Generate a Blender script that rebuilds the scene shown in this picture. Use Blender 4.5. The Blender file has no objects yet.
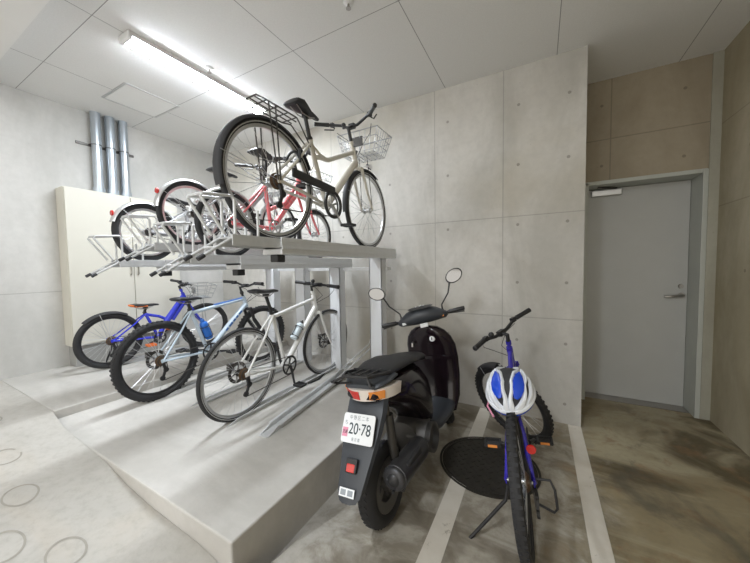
import bpy, math, random
from mathutils import Vector, Matrix
random.seed(7)
PI = math.pi
sc = bpy.context.scene
COL = sc.collection
V = Vector

# ------------------------------------------------------------------ mesh builder
class MB:
    def __init__(s): s.v = []; s.f = []; s.m = []; s.cur = 0; s.uv = None
    def add(s, vs, fs):
        b = len(s.v); s.v += [tuple(v) for v in vs]
        s.f += [tuple(i + b for i in f) for f in fs]; s.m += [s.cur] * len(fs); return s
    def box(s, c, size, R=None):
        hx, hy, hz = size[0]/2, size[1]/2, size[2]/2
        vs = [V((x, y, z)) for z in (-hz, hz) for y in (-hy, hy) for x in (-hx, hx)]
        if R is not None: vs = [R @ v for v in vs]
        c = V(c)
        return s.add([v + c for v in vs], [(0,2,3,1),(4,5,7,6),(0,1,5,4),(2,6,7,3),(0,4,6,2),(1,3,7,5)])
    def span(s, a, b):
        return s.box([(a[i]+b[i])/2 for i in range(3)], [abs(b[i]-a[i]) for i in range(3)])
    def bar(s, p0, p1, w, h, side=(1,0,0)):
        p0, p1 = V(p0), V(p1); d = (p1-p0); L = d.length; d.normalize()
        x = V(side); x = (x - d*x.dot(d)).normalized(); z = x.cross(d)
        R = Matrix((x, d, z)).transposed()
        return s.box((p0+p1)/2, (w, L, h), R)
    def tube(s, pts, r, n=8, closed=False, flat=1.0, side=None):
        P = [V(p) for p in pts]; N = len(P)
        rr = r if isinstance(r, (list, tuple)) else [r]*N
        T = []
        for i in range(N):
            a = P[(i-1) % N] if (closed or i > 0) else P[i]
            b = P[(i+1) % N] if (closed or i < N-1) else P[i]
            t = b-a; T.append(t.normalized() if t.length > 1e-9 else V((0,0,1)))
        u = V(side) if side else (V((1,0,0)) if abs(T[0].x) < .9 else V((0,0,1)))
        vs = []
        for i in range(N):
            u = (u - T[i]*u.dot(T[i]))
            if u.length < 1e-6: u = V((0,0,1)) if abs(T[i].z) < .9 else V((0,1,0)); u = u - T[i]*u.dot(T[i])
            u.normalize(); w = T[i].cross(u)
            for k in range(n):
                a = 2*PI*k/n
                vs.append(P[i] + u*math.cos(a)*rr[i] + w*math.sin(a)*rr[i]*flat)
        fs = []
        M = N if closed else N-1
        for i in range(M):
            j = (i+1) % N
            for k in range(n):
                l = (k+1) % n
                fs.append((i*n+k, i*n+l, j*n+l, j*n+k))
        if not closed:
            fs.append(tuple(range(n))[::-1]); fs.append(tuple((N-1)*n+k for k in range(n)))
        return s.add(vs, fs)
    def lathe(s, prof, c=(0,0,0), axis='x', n=48, closed=True, a0=0, a1=2*PI):
        # prof: list of (radius, along-axis)
        c = V(c); vs = []; m = len(prof); full = abs(a1-a0-2*PI) < 1e-6
        N = n if full else n+1
        for i in range(N):
            a = a0 + (a1-a0)*i/n; ca, sa = math.cos(a), math.sin(a)
            for (r, h) in prof:
                if axis == 'x': p = V((h, r*ca, r*sa))
                elif axis == 'y': p = V((r*ca, h, r*sa))
                else: p = V((r*ca, r*sa, h))
                vs.append(c+p)
        fs = []
        for i in range(n):
            j = (i+1) % N
            for k in range(m if closed else m-1):
                l = (k+1) % m
                fs.append((i*m+k, i*m+l, j*m+l, j*m+k))
        if not full and closed:
            fs.append(tuple(range(m))); fs.append(tuple((N-1)*m+k for k in range(m))[::-1])
        return s.add(vs, fs)
    def cyl(s, p0, p1, r, r1=None, n=16):
        return s.tube([p0, p1], [r, r if r1 is None else r1], n)
    def loft(s, secs, cap=True, closed=True):
        n = len(secs[0]); vs = [p for q in secs for p in q]; fs = []
        for i in range(len(secs)-1):
            for k in range(n if closed else n-1):
                l = (k+1) % n
                fs.append((i*n+k, i*n+l, (i+1)*n+l, (i+1)*n+k))
        if cap and closed:
            fs.append(tuple(range(n))[::-1]); b = (len(secs)-1)*n; fs.append(tuple(b+k for k in range(n)))
        return s.add(vs, fs)
    def ball(s, c, r, n=12, m=8, sc3=(1,1,1)):
        c = V(c); secs = []
        for i in range(m+1):
            a = -PI/2 + PI*i/m; a = max(min(a, PI/2-.02), -PI/2+.02)
            secs.append([c + V((math.cos(a)*math.cos(2*PI*k/n)*r*sc3[0], math.cos(a)*math.sin(2*PI*k/n)*r*sc3[1], math.sin(a)*r*sc3[2])) for k in range(n)])
        return s.loft(secs)
    def xf(s, M, start=0):
        s.v = s.v[:start] + [tuple(M @ V(v)) for v in s.v[start:]]; return s

def ob(name, mb, mat, parent=None, smooth=40, bevel=0, M=None):
    if M is not None: mb.xf(M)
    me = bpy.data.meshes.new(name); me.from_pydata(mb.v, [], mb.f); me.update()
    mats = mat if isinstance(mat, (list, tuple)) else [mat]
    for m in mats: me.materials.append(m)
    if len(mats) > 1: me.polygons.foreach_set('material_index', mb.m)
    if smooth:
        me.polygons.foreach_set('use_smooth', [True]*len(me.polygons))
        me.set_sharp_from_angle(angle=math.radians(smooth))
    o = bpy.data.objects.new(name, me); COL.objects.link(o)
    if parent is not None: o.parent = parent
    if bevel:
        b = o.modifiers.new('b', 'BEVEL'); b.width = bevel; b.segments = 2; b.limit_method = 'ANGLE'
    return o
def thing(name, label, cat, loc=(0,0,0), yaw=0, lean=0, group=None):
    o = bpy.data.objects.new(name, None); COL.objects.link(o); o.empty_display_size = .1
    o.location = loc; o.rotation_euler = (0, lean, yaw)
    return tag(o, label, cat, group)
def tag(o, label, cat, group=None):
    o['label'] = label; o['category'] = cat
    if group: o['group'] = group
    return o
def struct(name, mb, mat, parent=None, **k):
    o = ob(name, mb, mat, parent, **k)
    if parent is None: o['kind'] = 'structure'
    return o

# ------------------------------------------------------------------ materials
def mat(name, col, rough=.5, metal=0, bump=0, bscale=200, var=0, vscale=6, coat=0, spec=.5, emit=None, es=0, alpha=1, trans=0):
    m = bpy.data.materials.new(name); m.use_nodes = True; nt = m.node_tree; b = nt.nodes['Principled BSDF']
    b.inputs['Roughness'].default_value = rough; b.inputs['Metallic'].default_value = metal
    b.inputs['Specular IOR Level'].default_value = spec; b.inputs['Coat Weight'].default_value = coat
    b.inputs['Transmission Weight'].default_value = trans
    tc = nt.nodes.new('ShaderNodeTexCoord')
    c = (*col, 1)
    n = nt.nodes.new('ShaderNodeTexNoise'); n.inputs['Scale'].default_value = vscale; n.inputs['Detail'].default_value = 5
    nt.links.new(tc.outputs['Object'], n.inputs['Vector'])
    mx = nt.nodes.new('ShaderNodeMix'); mx.data_type = 'RGBA'
    v = max(var, .03)
    mx.inputs[6].default_value = (*[x*(1-v) for x in col], 1); mx.inputs[7].default_value = (*[min(1, x*(1+v)) for x in col], 1)
    nt.links.new(n.outputs['Fac'], mx.inputs[0]); nt.links.new(mx.outputs[2], b.inputs['Base Color'])
    if bump:
        n2 = nt.nodes.new('ShaderNodeTexNoise'); n2.inputs['Scale'].default_value = bscale
        nt.links.new(tc.outputs['Object'], n2.inputs['Vector'])
        bp = nt.nodes.new('ShaderNodeBump'); bp.inputs['Strength'].default_value = bump; bp.inputs['Distance'].default_value = .002
        nt.links.new(n2.outputs['Fac'], bp.inputs['Height']); nt.links.new(bp.outputs[0], b.inputs['Normal'])
    if emit:
        b.inputs['Emission Color'].default_value = (*emit, 1); b.inputs['Emission Strength'].default_value = es
    return m

class NT:
    """small helper for concrete node trees"""
    def __init__(s, name):
        s.m = bpy.data.materials.new(name); s.m.use_nodes = True; s.t = s.m.node_tree; s.b = s.t.nodes['Principled BSDF']
        g = s.t.nodes.new('ShaderNodeNewGeometry'); s.pos = g.outputs['Position']
        sp = s.t.nodes.new('ShaderNodeSeparateXYZ'); s.t.links.new(s.pos, sp.inputs[0]); s.x, s.y, s.z = sp.outputs
    def put(s, sock, val):
        if isinstance(val, (int, float)): sock.default_value = val
        elif isinstance(val, tuple): sock.default_value = val if len(val) == len(sock.default_value) else (*val, 1)
        else: s.t.links.new(val, sock)
    def math(s, op, a, b=0, c=0, clamp=False):
        n = s.t.nodes.new('ShaderNodeMath'); n.operation = op; n.use_clamp = clamp
        for i, v in enumerate((a, b, c)): s.put(n.inputs[i], v)
        return n.outputs[0]
    def noise(s, scale, detail=6, rough=.6, vec=None, dist=0):
        n = s.t.nodes.new('ShaderNodeTexNoise'); n.inputs['Scale'].default_value = scale
        n.inputs['Detail'].default_value = detail; n.inputs['Roughness'].default_value = rough; n.inputs['Distortion'].default_value = dist
        s.put(n.inputs['Vector'], vec if vec is not None else s.pos); return n.outputs['Fac']
    def stretch(s, v):
        n = s.t.nodes.new('ShaderNodeVectorMath'); n.operation = 'MULTIPLY'; s.put(n.inputs[0], s.pos); n.inputs[1].default_value = v
        return n.outputs[0]
    def ramp(s, f, a, b, va=0.0, vb=1.0):
        n = s.t.nodes.new('ShaderNodeMapRange'); n.clamp = True; n.interpolation_type = 'SMOOTHSTEP'
        s.put(n.inputs[0], f); n.inputs[1].default_value = a; n.inputs[2].default_value = b
        n.inputs[3].default_value = va; n.inputs[4].default_value = vb; return n.outputs[0]
    def mix(s, f, a, b, mode='MIX'):
        n = s.t.nodes.new('ShaderNodeMix'); n.data_type = 'RGBA'; n.blend_type = mode
        s.put(n.inputs[0], f); s.put(n.inputs[6], a); s.put(n.inputs[7], b); return n.outputs[2]
    def maxi(s, L):
        r = L[0]
        for q in L[1:]: r = s.math('MAXIMUM', r, q)
        return r
    def line(s, c, at, w): return s.math('COMPARE', c, float(at), float(w))
    def dot(s, p, r):
        n = s.t.nodes.new('ShaderNodeVectorMath'); n.operation = 'DISTANCE'; s.put(n.inputs[0], s.pos); n.inputs[1].default_value = p
        return s.math('LESS_THAN', n.outputs['Value'], float(r))
    def bump(s, h, strength=.3, dist=.003):
        n = s.t.nodes.new('ShaderNodeBump'); n.inputs['Strength'].default_value = strength; n.inputs['Distance'].default_value = dist
        s.put(n.inputs['Height'], h); s.t.links.new(n.outputs[0], s.b.inputs['Normal'])
    def done(s, col, rough=.7):
        s.put(s.b.inputs['Base Color'], col); s.put(s.b.inputs['Roughness'], rough); return s.m

def concrete(name, base, dark, stain, lines=(), dots=(), streak=(1, 1, .35), amount=.5, rough=.62, lw=.004):
    t = NT(name)
    n1 = t.noise(1.6, 8, .6, t.stretch(streak), .6); n2 = t.noise(14, 6, .7); n3 = t.noise(.8, 4, .5)
    c = t.mix(t.ramp(n1, .38, .66), base, dark)
    c = t.mix(t.math('MULTIPLY', t.ramp(n3, .48, .72), amount), c, stain)
    c = t.mix(t.ramp(n2, .3, .75, 0, .22), c, tuple(x*.72 for x in dark))
    pits = t.ramp(t.noise(70, 3, .6), .70, .76); c = t.mix(t.math('MULTIPLY', pits, .5), c, tuple(x*.45 for x in dark))
    ms = [t.line({'x': t.x, 'y': t.y, 'z': t.z}[a], v, lw) for a, v in lines]
    ds = [t.dot(p, .013) for p in dots]
    h = t.math('ADD', t.math('MULTIPLY', n2, .5), t.math('MULTIPLY', n1, .6))
    if ms:
        M = t.maxi(ms); c = t.mix(t.math('MULTIPLY', M, .42), c, tuple(x*.4 for x in dark)); h = t.math('SUBTRACT', h, M)
    if ds:
        D = t.maxi(ds); c = t.mix(t.math('MULTIPLY', D, .45), c, (.07, .055, .04, 1)); h = t.math('SUBTRACT', h, D)
    t.bump(h, .35, .004)
    return t.done(c, t.ramp(n1, .3, .7, rough-.08, rough+.1))

WL, WB, WR, AL, CE = -4.33, 2.991, 1.305, 3.62, 3.09   # left wall x, back wall y, right wall x, alcove y, ceiling z
M = {}
wd = [(x, WB, z) for x in (-2.65, -2.05, -1.43, -.80, -.175, .20) for z in (.17, .69, 1.21, 1.725, 2.25, 2.765)]
M['wall_back'] = concrete('wall_concrete', (.62,.60,.565,1), (.47,.455,.42,1), (.42,.385,.31,1), amount=.7,
    lines=[('x', -.93), ('x', -.298), ('x', -2.2), ('x', -3.3), ('z', 1.80), ('z', .9)], dots=wd)
M['wall_left'] = concrete('left_wall_concrete', (.62,.61,.59,1), (.50,.495,.475,1), (.46,.44,.40,1), amount=.6,
    lines=[('z', 1.165)])
M['wall_alcove'] = concrete('alcove_concrete', (.37,.32,.24,1), (.30,.255,.185,1), (.24,.19,.12,1),
    lines=[('z', 2.54), ('x', .575)], dots=[(.503, AL, 2.857), (.51, AL, 2.296), (1.08, AL, 2.858), (1.086, AL, 2.285)], lw=.005)
M['wall_right'] = concrete('right_wall_concrete', (.47,.42,.31,1), (.36,.315,.215,1), (.30,.25,.15,1), lines=[('z', 1.83), ('z', 2.5)], dots=[(WR, 3.2, 2.2), (WR, 3.2, 1.3)])
def ceil_mat():
    t = NT('ceiling_board')
    ls = [t.line(t.x, v, .0028) for v in (-3.59, -2.665, -1.737, -.822, .108, 1.035)] + [t.line(t.y, v, .0025) for v in (.962, 1.882)]
    L = t.maxi(ls); n = t.noise(120, 3)
    c = t.mix(t.ramp(n, .3, .7), (.78,.78,.77,1), (.74,.74,.73,1)); c = t.mix(t.math('MULTIPLY', L, .8), c, (.2,.2,.2,1))
    t.bump(t.math('SUBTRACT', t.math('MULTIPLY', n, .1), L), .4, .003); return t.done(c, .85)
M['ceiling'] = ceil_mat()
M['beam'] = mat('painted_beam', (.82,.82,.81), .85, bump=.2)
def floor_mat():
    t = NT('floor_concrete')
    n1 = t.noise(1.1, 8, .6, None, .8); n2 = t.noise(5, 8, .7, None, .5); n3 = t.noise(24, 6, .7); n4 = t.noise(.7, 5, .6, t.stretch((1, 2.2, 1)), 1.5)
    pale = t.mix(t.ramp(n1, .35, .7), (.50,.48,.445,1), (.41,.39,.355,1))
    pale = t.mix(t.ramp(n4, .5, .7, 0, .4), pale, (.46,.40,.32,1))
    warm = t.mix(t.ramp(n1, .42, .60), (.31,.255,.155,1), (.115,.09,.048,1))
    warm = t.mix(t.ramp(n4, .47, .6, 0, .9), warm, (.42,.37,.25,1))
    warm = t.mix(t.ramp(n2, .52, .68, 0, .6), warm, (.25,.14,.065,1))
    warm = t.mix(t.ramp(t.noise(2.3, 6, .6, t.stretch((1,.6,1)), 1), .55, .7, 0, .7), warm, (.10,.092,.07,1))
    mid = t.mix(t.ramp(n2, .38, .62), (.46,.425,.36,1), (.27,.24,.19,1))
    mid = t.mix(t.ramp(n4, .48, .58, 0, .7), mid, (.15,.125,.09,1))
    w1 = t.math('ADD', t.x, t.math('MULTIPLY', t.math('SUBTRACT', n2, .5), .9))
    c = t.mix(t.ramp(w1, -1.15, -.7), pale, mid)
    c = t.mix(t.ramp(w1, .0, .45), c, warm)
    c = t.mix(t.ramp(n3, .4, .8, 0, .3), c, (.2,.18,.14,1))
    t.bump(t.math('ADD', n3, t.math('MULTIPLY', n2, .6)), .3, .004)
    return t.done(c, t.ramp(n1, .3, .7, .42, .62))
M['floor'] = floor_mat()
M['platform'] = concrete('platform_concrete', (.60,.58,.55,1), (.49,.475,.445,1), (.40,.38,.345,1), streak=(.6, 1.6, 1), amount=.6, rough=.6)
M['plinth'] = concrete('plinth_concrete', (.36,.36,.345,1), (.30,.30,.29,1), (.26,.26,.25,1))
M['pilaster'] = concrete('pilaster_concrete', (.42,.41,.34,1), (.34,.33,.27,1), (.28,.25,.18,1))
def paint_mat():
    t = NT('line_paint'); n = t.noise(9, 8, .75); n2 = t.noise(2.5, 5, .6)
    c = t.mix(t.ramp(n2, .3, .7), (.72,.68,.61,1), (.60,.55,.47,1)); c = t.mix(t.ramp(n, .6, .68, 0, .8), c, (.25,.22,.16,1))
    return t.done(c, .6)
M['paint'] = paint_mat()
M['tire'] = mat('tire_rubber', (.022,.022,.024), .75, bump=.4, bscale=350)
M['tire_line'] = mat('reflective_sidewall', (.45,.45,.45), .4)
M['alu'] = mat('brushed_aluminium', (.62,.63,.64), .32, .9)
M['chrome'] = mat('chrome', (.75,.75,.76), .12, 1)
M['spoke'] = mat('spoke_steel', (.55,.56,.58), .3, .8)
M['blackrim'] = mat('black_rim', (.035,.035,.038), .35, .3)
M['black'] = mat('black_plastic', (.02,.02,.022), .42)
M['matte'] = mat('matte_black', (.03,.03,.033), .7, bump=.3)
M['darkmetal'] = mat('dark_steel', (.10,.095,.09), .4, .8)
M['rust'] = mat('worn_steel', (.20,.13,.08), .55, .6, var=.35, vscale=60)
M['rackwhite'] = mat('galvanised_white', (.66,.67,.68), .38, .35, var=.06, vscale=20)
M['rackgrey'] = mat('galvanised_rail', (.60,.61,.62), .38, .3, var=.12, vscale=30)
M['postwhite'] = mat('post_paint', (.72,.74,.77), .35)
M['cream'] = mat('cabinet_paint', (.62,.60,.53), .45, var=.03)
M['pipe'] = mat('galvanised_conduit', (.50,.55,.60), .28, .75, var=.15, vscale=9)
M['door'] = mat('door_paint', (.46,.465,.45), .35, var=.05, bump=.1)
M['frame_paint'] = mat('door_frame_paint', (.47,.49,.455), .4, var=.1)
M['steel'] = mat('brushed_steel', (.42,.40,.38), .3, 1)
M['lamp'] = mat('lamp_diffuser', (.9,.9,.9), .5, emit=(.88,.94,1), es=58)
M['lampbody'] = mat('lamp_housing', (.8,.8,.8), .4)
M['white_frame'] = mat('white_frame_paint', (.80,.80,.79), .22, coat=.4)
M['cream_frame'] = mat('cream_frame_paint', (.66,.63,.56), .28, coat=.4)
M['paleblue'] = mat('pale_blue_frame', (.56,.66,.76), .25, coat=.4)
M['blueaccent'] = mat('blue_decal', (.06,.16,.45), .3)
M['blue'] = mat('royal_blue_frame', (.035,.05,.55), .25, coat=.5)
M['violet'] = mat('indigo_frame', (.04,.03,.38), .22, coat=.5)
M['pink'] = mat('pink_frame', (.80,.18,.20), .3, coat=.4)
M['greyframe'] = mat('grey_frame', (.40,.40,.42), .3, .3)
M['silver'] = mat('silver_mudguard', (.62,.62,.62), .28, .6)
M['orange'] = mat('orange_plastic', (.75,.18,.04), .45)
M['red'] = mat('red_lens', (.55,.02,.015), .15, coat=.6)
M['amber'] = mat('amber_lens', (.85,.30,.06), .15, coat=.6)
M['clear'] = mat('clear_lens', (.75,.68,.62), .12, coat=.6)
M['whiteplastic'] = mat('white_plastic', (.82,.84,.88), .3)
M['bluebottle'] = mat('blue_bottle', (.03,.17,.62), .35)
M['bottlewhite'] = mat('bottle_plastic', (.70,.80,.88), .3)
M['scooter'] = mat('gloss_black_plum', (.012,.007,.010), .16, coat=.15, spec=.35)
M['scootergrey'] = mat('grey_black_plastic', (.042,.047,.056), .42)
M['vinyl'] = mat('seat_vinyl', (.022,.022,.025), .5, bump=.25, bscale=500)
M['muffler'] = mat('muffler_steel', (.06,.06,.065), .42, .5, var=.15)
M['castalu'] = mat('cast_engine', (.16,.155,.15), .5, .7)
M['plate'] = mat('plate_white', (.80,.82,.84), .35)
M['plategreen'] = mat('plate_ink', (.03,.05,.06), .5)
M['plategrey'] = mat('plate_small_ink', (.30,.33,.36), .5)
M['platepink'] = mat('plate_pink', (.75,.30,.42), .5)
M['helblue'] = mat('helmet_blue', (.01,.07,.62), .2, coat=.6)
M['helwhite'] = mat('helmet_white', (.80,.83,.88), .25, coat=.5)
M['iron'] = mat('cast_iron', (.045,.041,.035), .5, .4, var=.4, vscale=12)
M['mirror'] = mat('mirror_glass', (.27,.27,.27), .05, 1)
M['ring'] = mat('ring_groove', (.33,.31,.27), .8, var=.2, vscale=20)
M['basket'] = mat('basket_wire', (.34,.35,.36), .35, .6)
M['ivory'] = mat('key_emblem', (.85,.87,.9), .3)

# ------------------------------------------------------------------ ground levels
def lerp(x, T):
    if x <= T[0][0]: return T[0][1]
    for (a, va), (b, vb) in zip(T, T[1:]):
        if x <= b: return va + (vb-va)*(x-a)/(b-a)
    return T[-1][1]
RX = [(-4.4, .384), (-3.02, .3835), (-2.94, .345), (-2.75, .30), (-2.2, .262), (-1.95, .208), (-1.7, .18), (-1.3, .162), (-1.08, .12), (-.35, 0)]
def gz(x, y):
    k = 1 if y <= .78 else (0 if y >= 1.5 else 1-(y-.78)/.72)
    k = k*k*(3-2*k) if 0 < k < 1 else k
    if x < -1.03: k = 1 if y <= .78 else 0
    return lerp(x, RX)*k
PX = -1.085   # platform right face
def plat_z(x): return lerp(x, [(-3.0, .32), (-2.75, .285), (-2.0, .26)])

mb = MB()
xs = sorted(set([WL + .0 + i*.12 for i in range(27)] + [-3, -2.2, -1.95, -1.7, -1.3, -1.086, -1.084] + [-1.0+i*.1 for i in range(24)] + [1.4]))
ys = sorted(set([-3.2, -2, -1, -.5, 0, .3, .5, .7, .738, .742, .78] + [.85+i*.1 for i in range(30)] + [3.9]))
vs = [(x, y, gz(x, y) if not (x < PX and y > .74) else 0.0) for y in ys for x in xs]
n = len(xs); fs = [(j*n+i, j*n+i+1, (j+1)*n+i+1, (j+1)*n+i) for j in range(len(ys)-1) for i in range(n-1)]
mb.add(vs, fs)
floor = struct('floor', mb, M['floor'], smooth=30)
for (x, y) in [(-2.25,.42), (-2.71,.46), (-1.74,.437), (-1.97,.31), (-3.2,.48), (-2.45,.30), (-1.45,.30)]:
    r = MB(); P = []
    for k in range(40):
        a = 2*PI*k/40; P.append((x+.088*math.cos(a), y+.06*math.sin(a), gz(x+.088*math.cos(a), y+.06*math.sin(a))+.0005))
    r.tube(P, .0055, 6, closed=True, flat=.35, side=(0,0,1)); 
    o = ob('ring_groove', MB().add(*( [ (px, py, pz) for px, py, pz in sum([[ (x+(rr)*math.cos(2*PI*k/48), y+rr*.68*math.sin(2*PI*k/48), gz(x+rr*math.cos(2*PI*k/48), y+rr*.68*math.sin(2*PI*k/48))+.0015) for rr in (.080, .092)] for k in range(48)], [])],
        [(2*k, 2*k+1, (2*k+3) % 96, (2*k+2) % 96) for k in range(48)])), M['ring'], floor)
# painted bay lines, draped on the floor
def drape(x0, x1, y0, y1, name):
    q = MB(); N = 24; vs = []
    for i in range(N+1):
        y = y0+(y1-y0)*i/N
        for x in (x0, x1): vs.append((x, y, gz(x, y)+.0022))
    q.add(vs, [(2*i, 2*i+1, 2*i+3, 2*i+2) for i in range(N)])
    o = ob(name, q, M['paint']); return o
tag(drape(-.487, -.385, .9, 2.97, 'bay_line'), 'worn white floor line running under the manhole cover beside the scooter', 'floor line', 'painted parking bay lines')
tag(drape(.225, .318, .9, 2.985, 'bay_line'), 'worn white floor line right of the indigo bike, ending at the wall end', 'floor line', 'painted parking bay lines')

# platform
mb = MB(); y0, y1 = .7395, WB
T = [(-3.0, .325), (-2.75, .285), (PX, .26)]
top = []; bot = []
for x, z in T: top += [(x, y0, z), (x, y1, z)]; bot += [(x, y0, -.02), (x, y1, -.02)]
mb.add(top+bot, [(0,2,3,1), (2,4,5,3), (0,6,8,2), (2,8,10,4), (4,10,11,5), (1,3,9,7), (3,5,11,9), (0,1,7,6)])
platform = struct('trim_1', mb, M['platform'], smooth=0, bevel=.008); platform['label'] = 'low pale concrete platform under the lower bicycles'
mb = MB().span((WL, .7395, -.02), (-3.0, WB, .385))
step = struct('trim_2', mb, M['platform'], smooth=0, bevel=.006)

# walls
struct('wall_left', MB().span((WL-.2, -3.2, 0), (WL, WB+.2, CE)), M['wall_left'], smooth=0)
struct('wall_back', MB().span((WL, WB, -.02), (.318, AL+.3, CE)), M['wall_back'], smooth=0)
mb = MB().span((.318, AL, 2.155), (WR, AL+.3, CE)); mb.span((1.238, AL, 0), (WR, AL+.3, 2.155)); mb.span((.318, AL, 0), (.385, AL+.3, 2.155)); mb.span((.318, AL+.3, 0), (WR, AL+.34, CE))
struct('wall_alcove', mb, M['wall_alcove'], smooth=0)
struct('wall_right', MB().span((WR, -3.2, -.02), (WR+.2, AL+.5, CE)), M['wall_right'], smooth=0)
struct('ceiling', MB().span((WL-.2, -3.2, CE), (WR+.2, AL+.5, CE+.15)), M['ceiling'], smooth=0)
struct('trim_3', MB().span((WL, .05, 2.95), (WR, .72, CE)), M['beam'], smooth=0)
# alcove pilaster
struct('trim_5', MB().span((1.241, AL-.012, 0), (WR, AL+.02, CE)), M['pilaster'], smooth=0)

# door
door = struct('door_1', MB().span((.415, 3.835, .005), (1.205, 3.875, 2.118)), M['door'], smooth=0, bevel=.003)
mb = MB(); mb.span((1.207, AL-.014, 0), (1.240, AL+.28, 2.15)); mb.span((.383, AL-.006, 0), (.413, AL+.28, 2.15)); mb.span((.385, AL-.006, 2.122), (1.238, AL+.28, 2.157))
ob('door_frame', mb, M['frame_paint'], door, smooth=0, bevel=.003)
mb = MB(); mb.span((.415, 3.70, -.001), (1.206, 3.88, .004)); ob('threshold', mb, M['steel'], door, smooth=0)
mb = MB(); mb.cyl((1.165, 3.838, 1.06), (1.165, 3.825, 1.06), .026); mb.tube([(1.165, 3.83, 1.06), (1.165, 3.785, 1.06), (1.15, 3.775, 1.06), (1.04, 3.775, 1.05), (1.03, 3.78, 1.05)], [.011, .011, .012, .011, .008], 10)
ob('door_handle', mb, M['steel'], door)
mb = MB(); mb.cyl((1.16, 3.838, 1.145), (1.16, 3.822, 1.145), .022, .018); ob('deadbolt', mb, M['steel'], door)
mb = MB(); mb.span((.46, 3.79, 2.045), (.70, 3.835, 2.10)); c = ob('door_closer', mb, M['alu'], door, smooth=0, bevel=.004)
mb = MB(); mb.bar((.66, 3.80, 2.108), (.50, 3.72, 2.115), .02, .008); mb.bar((.50, 3.72, 2.122), (.64, 3.76, 2.125), .02, .008); ob('closer_arm', mb, M['darkmetal'], c)

# ------------------------------------------------------------------ lamp, hatch, sprinklers
def tube_lamp(x, y, label):
    lm = thing('ceiling_lamp', label, 'lamp', (x, y, CE))
    mb = MB(); mb.span((-.075, -.62, -.035), (.075, .62, 0)); ob('housing', mb, M['lampbody'], lm, smooth=0, bevel=.006)
    mb = MB(); secs = []
    for yy in (-.60, .60): secs.append([(.068*math.cos(a), yy, -.035-.018*math.sin(a)) for a in [PI*k/12 for k in range(13)]])
    mb.loft(secs); ob('diffuser', mb, M['lamp'], lm)
    for a_, b_ in ((-.632, -.60), (.60, .632)): ob('end_cap', MB().span((-.075, a_, -.055), (.075, b_, 0)), M['lampbody'], lm, smooth=0, bevel=.01)
    return lm
tube_lamp(-2.665, 1.765, 'long glowing white tube lamp on the white ceiling above the upper bicycles')
tube_lamp(-.9, -1.3, 'assumed unseen white tube lamp on the parking lane ceiling, added as soft fill light')  # assumed lamp behind the camera, out of view, added for soft fill light
hatch = thing('ceiling_hatch', 'square flush access hatch in the ceiling near the conduit pipes', 'hatch', (-3.59, 1.66, CE))
mb = MB(); a = .235
for s in (-1, 1): mb.span((-a, s*a-.008, -.006), (a, s*a+.008, 0)); mb.span((s*a-.008, -a, -.006), (s*a+.008, a, 0))
ob('hatch_frame', mb, M['silver'], hatch, smooth=0)
ob('hatch_panel', MB().span((-.222, -.222, -.004), (.222, .222, 0)), M['beam'], hatch, smooth=0)
def detector(x, y, label):
    t = thing('sprinkler_head', label, 'sprinkler', (x, y, CE), group='ceiling sprinklers')
    ob('escutcheon', MB().lathe([(0.001, 0), (.032, 0), (.03, -.008), (.016, -.014), (.001, -.014)], axis='z', n=20), M['lampbody'], t)
    mb = MB(); mb.cyl((0,0,-.012), (0,0,-.04), .007, n=8); mb.lathe([(.001, -.042), (.017, -.042), (.017, -.039), (.001, -.039)], axis='z', n=16); ob('deflector', mb, M['steel'], t)
detector(-1.109, 1.729, 'small sprinkler in the ceiling board above the white bicycle, at the top of the picture')
detector(-2.50, 1.68, 'small sprinkler in the ceiling just beside the glowing tube lamp')

# conduits
for i, y in enumerate((1.515, 1.64, 1.765)):
    t = thing('conduit_pipe', ['leftmost', 'middle', 'rightmost'][i] + ' of the three galvanised pipes rising from the cabinet', 'pipe', (WL+.06, y, 2.23), group='galvanised conduit pipes')
    ob('pipe', MB().cyl((0,0,0), (0,0,CE-2.23), .043, n=24), M['pipe'], t)
    mb = MB(); mb.lathe([(.043,0), (.052,0), (.052,.05), (.043,.05)], axis='z', n=24); ob('collar', mb, M['pipe'], t)
t = thing('pipe_strut', 'dark metal strut clamping the three pipes to the wall', 'bracket', (WL, 1.62, 2.74))
ob('channel', MB().span((.0, -.26, -.012), (.016, .26, .012)), M['darkmetal'], t, smooth=0)
for y in (-.105, .02, .145):
    mb = MB(); mb.tube([(.004, y-.055, 0), (.06, y-.049, 0), (.10, y-.026, 0), (.108, y, 0), (.10, y+.026, 0), (.06, y+.049, 0), (.004, y+.055, 0)], .004, 6); ob('pipe_clamp', mb, M['darkmetal'], t)

# cabinet
cab = thing('wall_cabinet', 'tall cream metal double-door cabinet on a concrete plinth against the left wall', 'cabinet', (WL, 1.183, .60))
W = 1.07; D = .205; H = 1.615
ob('body', MB().span((0, 0, 0), (D-.018, W, H)), M['cream'], cab, smooth=0, bevel=.004)
for y0_, y1_, hy in ((.006, .556, .525), (.562, W-.006, .595)):
    dd = ob('door', MB().span((D-.018, y0_, .01), (D, y1_, H-.01)), M['cream'], cab, smooth=0, bevel=.004)
    mb = MB(); mb.tube([(D, hy, .72), (D+.022, hy, .725), (D+.022, hy, .815), (D, hy, .82)], .006, 8); ob('handle', mb, M['steel'], dd)
struct('trim_6', MB().span((WL, 1.21, .384), (WL+.17, 2.22, .60)), M['plinth'], smooth=0, bevel=.004)

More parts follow.
